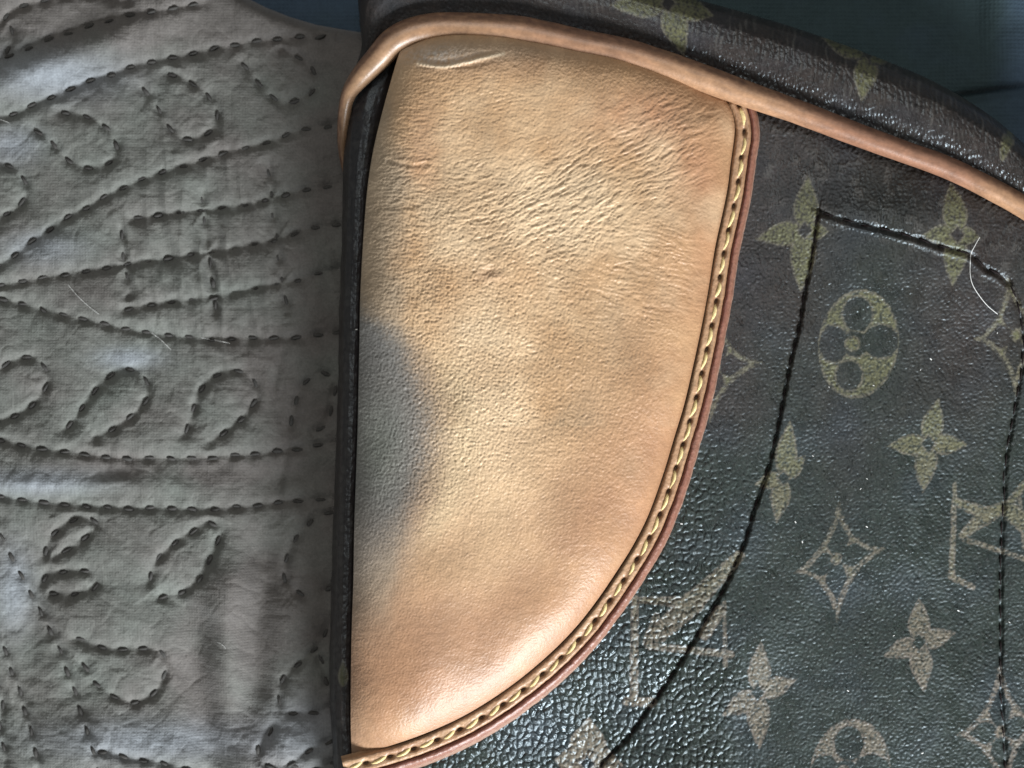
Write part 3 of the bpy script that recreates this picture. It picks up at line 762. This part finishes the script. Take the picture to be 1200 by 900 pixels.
def quilt_parts(X, Y):
    D = np.full(X.shape, 60.0); A = np.zeros(X.shape); D2 = np.full(X.shape, 60.0)
    for i, P in enumerate(QP):
        d, a, _ = poly_dist(P, X, Y, 60)
        n = d < D
        A[n] = a[n] - 7.0
        D = np.minimum(D, d)
    return D, A
def quilt_z(X, Y, fine=True, lines=True):
    z = QZ + 0 * X
    # broad folds
    z = z - 19 * np.exp(-((X - 303 + 0.04 * (Y - 700) - 10 * perlin(Y / 80, 0 * Y, 15)) / 23) ** 2) * sstep(590, 660, Y) * sstep(870, 790, Y)
    z = z - 18 * np.exp(-((X - 226 - 0.16 * (Y - 760) - 10 * perlin(Y / 70, 0 * Y, 16)) / 24) ** 2) * sstep(650, 740, Y)
    z = z + 5 * np.exp(-((X - 266 - 8 * perlin(Y / 60, 0 * Y, 17)) / 20) ** 2) * sstep(600, 680, Y) * sstep(900, 800, Y)
    z = z - 3.5 * np.exp(-((X - 329 - 14 * perlin(Y / 70, 0 * Y, 5)) / 6) ** 2) * sstep(395, 430, Y) * sstep(600, 560, Y)
    z = z - 6 * np.exp(-((Y - 553 - 9 * perlin(X / 70, 0 * X, 6)) / 13) ** 2) * sstep(60, 200, X) * np.clip(0.7 + perlin(X / 60, Y / 60, 9), 0, 1) + 5 * np.exp(-((Y - 568 - 6 * perlin(X / 50, 0 * X, 7)) / 10) ** 2) * sstep(300, 60, X)
    z = z + 8 * fbm(X / 150, Y / 130, 901, 2)
    z = z + 10 * np.exp(-((Y - (128 - 0.42 * X) + 30) / 22) ** 2) * sstep(300, 120, X)
    z = z + 12 * gauss(X, Y, 60, 880, 120, 40) + 10 * gauss(X, Y, 230, 905, 90, 30) - 8 * gauss(X, Y, 40, 730, 22, 70)
    z = z + 9 * gauss(X, Y, 345, 880, 55, 45)
    if lines:
        D, A = quilt_parts(X, Y)
        z = z + 4.6 * (1 - np.exp(-D / 14.0)) - (1.6 + 3.4 * (0.5 + 0.5 * np.cos(2 * math.pi * A / 25.0))) * np.exp(-(D / 5.2) ** 2)
        z = z + 2.2 * perlin(A / 13, D / 26, 903) * np.exp(-D / 24) * sstep(0, 7, D)
    if fine:
        # gathers running down between the straight rows, and small crinkles
        g = gauss(X, Y, 250, 290, 110, 120)
        z = z + 7.0 * g * (0.5 - np.abs(perlin((X - 0.18 * Y) / 22, Y / 110, 905))) * 1.3
        u = X * 0.8 + Y * 0.6; v = -X * 0.6 + Y * 0.8
        z = z + 0.9 * perlin(u / 34, v / 14, 907) + 0.5 * perlin(X / 15, Y / 13, 908) + 0.30 * perlin(X / 6, Y / 5, 909)
        cr = 1 - np.clip(np.abs(perlin(X / 46 + 0.6 * perlin(X / 30, Y / 30, 912), Y / 38, 911)) * 9, 0, 1)
        z = z - 0.7 * cr
        z = z + 0.40 * perlin(X / 2.6, Y / 2.6, 910)
    return z

gx = ax_nonuniform(-320, -12, 424, 560, 1.5, 14)
gt = np.r_[np.linspace(0, 0.04, 26), np.linspace(0.04, 0.76, 590)[1:], np.linspace(0.76, 1, 20)[1:]]
X, T = np.meshgrid(gx, gt)
ytop = np.interp(X, [-320, 60, 200, 286, 312, 340, 370, 410, 450, 560], [-260, -120, -50, -4, 9, 20, 29, 36, 42, 52])
# rows straight in y once past the edge
yb = 1240.0
Y = ytop + (yb - ytop) * T
Z = quilt_z(X, Y)
de = (Y - ytop)
Z = Z - 30 * np.exp(-de / 5.0) * 1.0
Z[0, :] = -136
def quilt_col(X, Y):
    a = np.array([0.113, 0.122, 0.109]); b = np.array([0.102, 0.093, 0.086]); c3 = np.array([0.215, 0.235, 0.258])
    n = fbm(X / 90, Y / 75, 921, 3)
    c = mixc(a + 0 * X[..., None], b, np.clip(0.42 + 0.45 * n + 0.4 * sstep(180, 380, X) + 0.8 * gauss(X, Y, 120, 10, 260, 55) + 0.7 * gauss(X, Y, 300, 710, 28, 90) + 0.7 * gauss(X, Y, 225, 800, 40, 80) + 0.5 * gauss(X, Y, 200, 550, 160, 14), 0, 1))  # taupe cloth tone, also painted into the folds as shade
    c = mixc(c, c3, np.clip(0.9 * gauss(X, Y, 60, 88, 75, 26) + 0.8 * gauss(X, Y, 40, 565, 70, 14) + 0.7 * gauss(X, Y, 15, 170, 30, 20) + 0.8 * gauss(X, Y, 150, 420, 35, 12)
             + 0.75 * gauss(X, Y, 15, 690, 22, 45) + 0.8 * gauss(X, Y, 180, 868, 120, 22) + 0.6 * gauss(X, Y, 50, 290, 45, 18) + 0.5 * gauss(X, Y, 355, 860, 50, 40), 0, 1))  # pale blue sheen on the raised parts, painted into the cloth colour
    return c * (1 + 0.10 * fbm(X / 12, Y / 12, 923, 3))[..., None]
quilt = empty('quilt', 'crumpled grey-green quilt with stitched petal loops and curved rows, left of the bag', 'quilt')
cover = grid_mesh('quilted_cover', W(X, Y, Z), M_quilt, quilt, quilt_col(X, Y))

q_me = [capsule_mesh('quilting_stitch', 18, w, 6.0, M_qthread, 0.2, b, n=5, sides=6) for w, b in ((5.2, 0.6), (5.8, -0.4))]
cand = []
for P in QP:
    q, x, y, a = along(P, 25.0, 7.0)
    z = quilt_z(x, y, False)
    for i in range(len(q)):
        if -14 < x[i] < 402 and -12 < y[i] < 915 and z[i] > -900:
            if y[i] > np.interp(x[i], [200, 286, 312, 340, 370, 410], [-50, -4, 9, 20, 29, 36]) + 6:
                cand.append((x[i], y[i], z[i], a[i]))
print('quilt stitches', len(cand))
for i, (x, y, z, a) in enumerate(cand[:300]):
    put('quilting_stitch', q_me[i % 2], x + rng.normal(0, .8), y + rng.normal(0, .8), z + 1.2, a + rng.normal(0, .12), cover, rng.uniform(.8, 1.08), rng.uniform(.8, 1.1))
if len(cand) > 300:
    vs_, fs_ = [], []
    src = q_me[0]
    for (x, y, z, a) in cand[300:]:
        o = W(np.array(x), np.array(y), np.array(z + 0.4)); b = len(vs_)
        for vt in src.vertices:
            cx, cy, cz = vt.co
            vs_.append((o[0] + cx * math.cos(a) + cy * math.sin(a), o[1] - cx * math.sin(a) + cy * math.cos(a), o[2] + cz))
        for p in src.polygons: fs_.append([b + k for k in p.vertices])
    me = bpy.data.meshes.new('quilting_stitch_rows'); me.from_pydata(vs_, [], fs_); me.materials.append(M_qthread)
    o = bpy.data.objects.new('quilting_stitch_rows', me); COL.objects.link(o); o.parent = cover; o['kind'] = 'stuff'

# ------------------------------------------------------------------ teal cloth beneath everything
gx = np.r_[np.arange(-900, 240, 30), np.arange(240, 1300, 4), np.arange(1300, 2100, 30)]; gy = np.r_[np.arange(-700, -20, 25), np.arange(-20, 260, 3), np.arange(260, 1700, 30)]
X, Y = np.meshgrid(gx, gy)
fy = np.interp(X, [900, 1120, 1160, 1200, 1300], [132, 112, 106, 100, 86])
Z = -150 + 7 * fbm(X / 220, Y / 160, 951, 3) + 9 * sstep(3, -5, Y - fy) * sstep(1080, 1140, X) - 10 * np.exp(-((Y - fy - 4) / 7) ** 2) * sstep(1080, 1140, X)
Z = Z + 8 * np.exp(-((X - 1180 - 0.1 * Y) / 26) ** 2) - 5 * np.exp(-((X - 1143) / 12) ** 2) * sstep(100, 60, Y) + 0.7 * perlin(X / 9, Y / 9, 953) + 3.5 * perlin(X / 48 + Y / 90, Y / 60, 957)
cc = mixc(np.array([0.030, 0.052, 0.058]) + 0 * X[..., None], np.array([0.040, 0.066, 0.098]), np.clip(sstep(560, 400, X) + 0.8 * sstep(1150, 1200, X) + 0.3 * fbm(X / 80, Y / 60, 955, 3), 0, 1))
up = grid_mesh('upholstery', W(X, Y, Z), M_cloth, None, cc)
up['kind'] = 'structure'

# ------------------------------------------------------------------ loose white thread and lint
def fibre(name, pts, zf, r, parent=None):
    P = smooth_poly(pts, 2.0)
    zz = zf(P[:, 0], P[:, 1]) + P[:, 2]
    G, a = tube(W(P[:, 0], P[:, 1], zz), np.full(len(P), r * S), 6)
    return G
def join_grids(name, Gs, m):
    v, f = [], []
    for G in Gs:
        n, k = G.shape[:2]; b = len(v)
        v += G.reshape(-1, 3).tolist()
        for i in range(n - 1):
            for j in range(k - 1):
                f.append((b + i * k + j, b + i * k + j + 1, b + (i + 1) * k + j + 1, b + (i + 1) * k + j))
    me = bpy.data.meshes.new(name); me.from_pydata(v, [], f); me.materials.append(m); me.update()
    o = bpy.data.objects.new(name, me); COL.objects.link(o); return o
cz = lambda x, y: canvas_z(x, y, False)
G1 = fibre('', [(1148, 278, 3), (1143, 287, 4), (1138, 297, 3), (1137, 308, 4), (1137, 322, 6), (1140, 334, 6), (1148, 347, 5), (1158, 359, 4), (1169, 368, 3)], cz, 0.42)
o = join_grids('loose_thread', [G1], M_white)
o['label'] = 'fine curved white thread end sticking out of the seam at upper right of the canvas'; o['category'] = 'thread'
fr = []
rg = np.random.default_rng(8)
def curl(x, y, L, ang, b, zf, r, lift=1.5):
    pts = []
    for t in np.linspace(0, 1, 5):
        aa = ang + b * (t - .5)
        pts.append((x, y, lift)); x += L / 4 * math.cos(aa); y += L / 4 * math.sin(aa)
    return fibre('', pts, zf, r)
qz = lambda x, y: quilt_z(x, y, True)
for (x, y, L, a, b) in [(80, 334, 50, 0.72, -0.3), (178, 390, 30, 0.75, 0.2), (236, 396, 34, 0.2, 0.1), (255, 753, 12, 0.75, 0.8), (0, 140, 12, 0.4, 0.2)]:
    fr.append(curl(x, y, L, a, b, qz, 0.26, 1.0))
for i in range(10):
    x = rg.uniform(900, 1195); y = rg.uniform(300, 895)
    fr.append(curl(x, y, rg.uniform(1.5, 2.6), rg.uniform(0, 6), rg.uniform(-1, 1), cz, 0.45, 2.4))
for (x, y) in [(942, 137), (419, 386), (800, 614), (933, 613), (940, 634), (1017, 618), (1122, 715), (995, 810), (1082, 882), (1090, 420)]:
    fr.append(curl(x, y, 2.6, rg.uniform(0, 6), .5, (lambda x, y: 6 + 0 * x) if x < 450 else cz, 0.75, 2.6 if x > 450 else -20))
o = join_grids('lint', fr, M_white); o['kind'] = 'stuff'
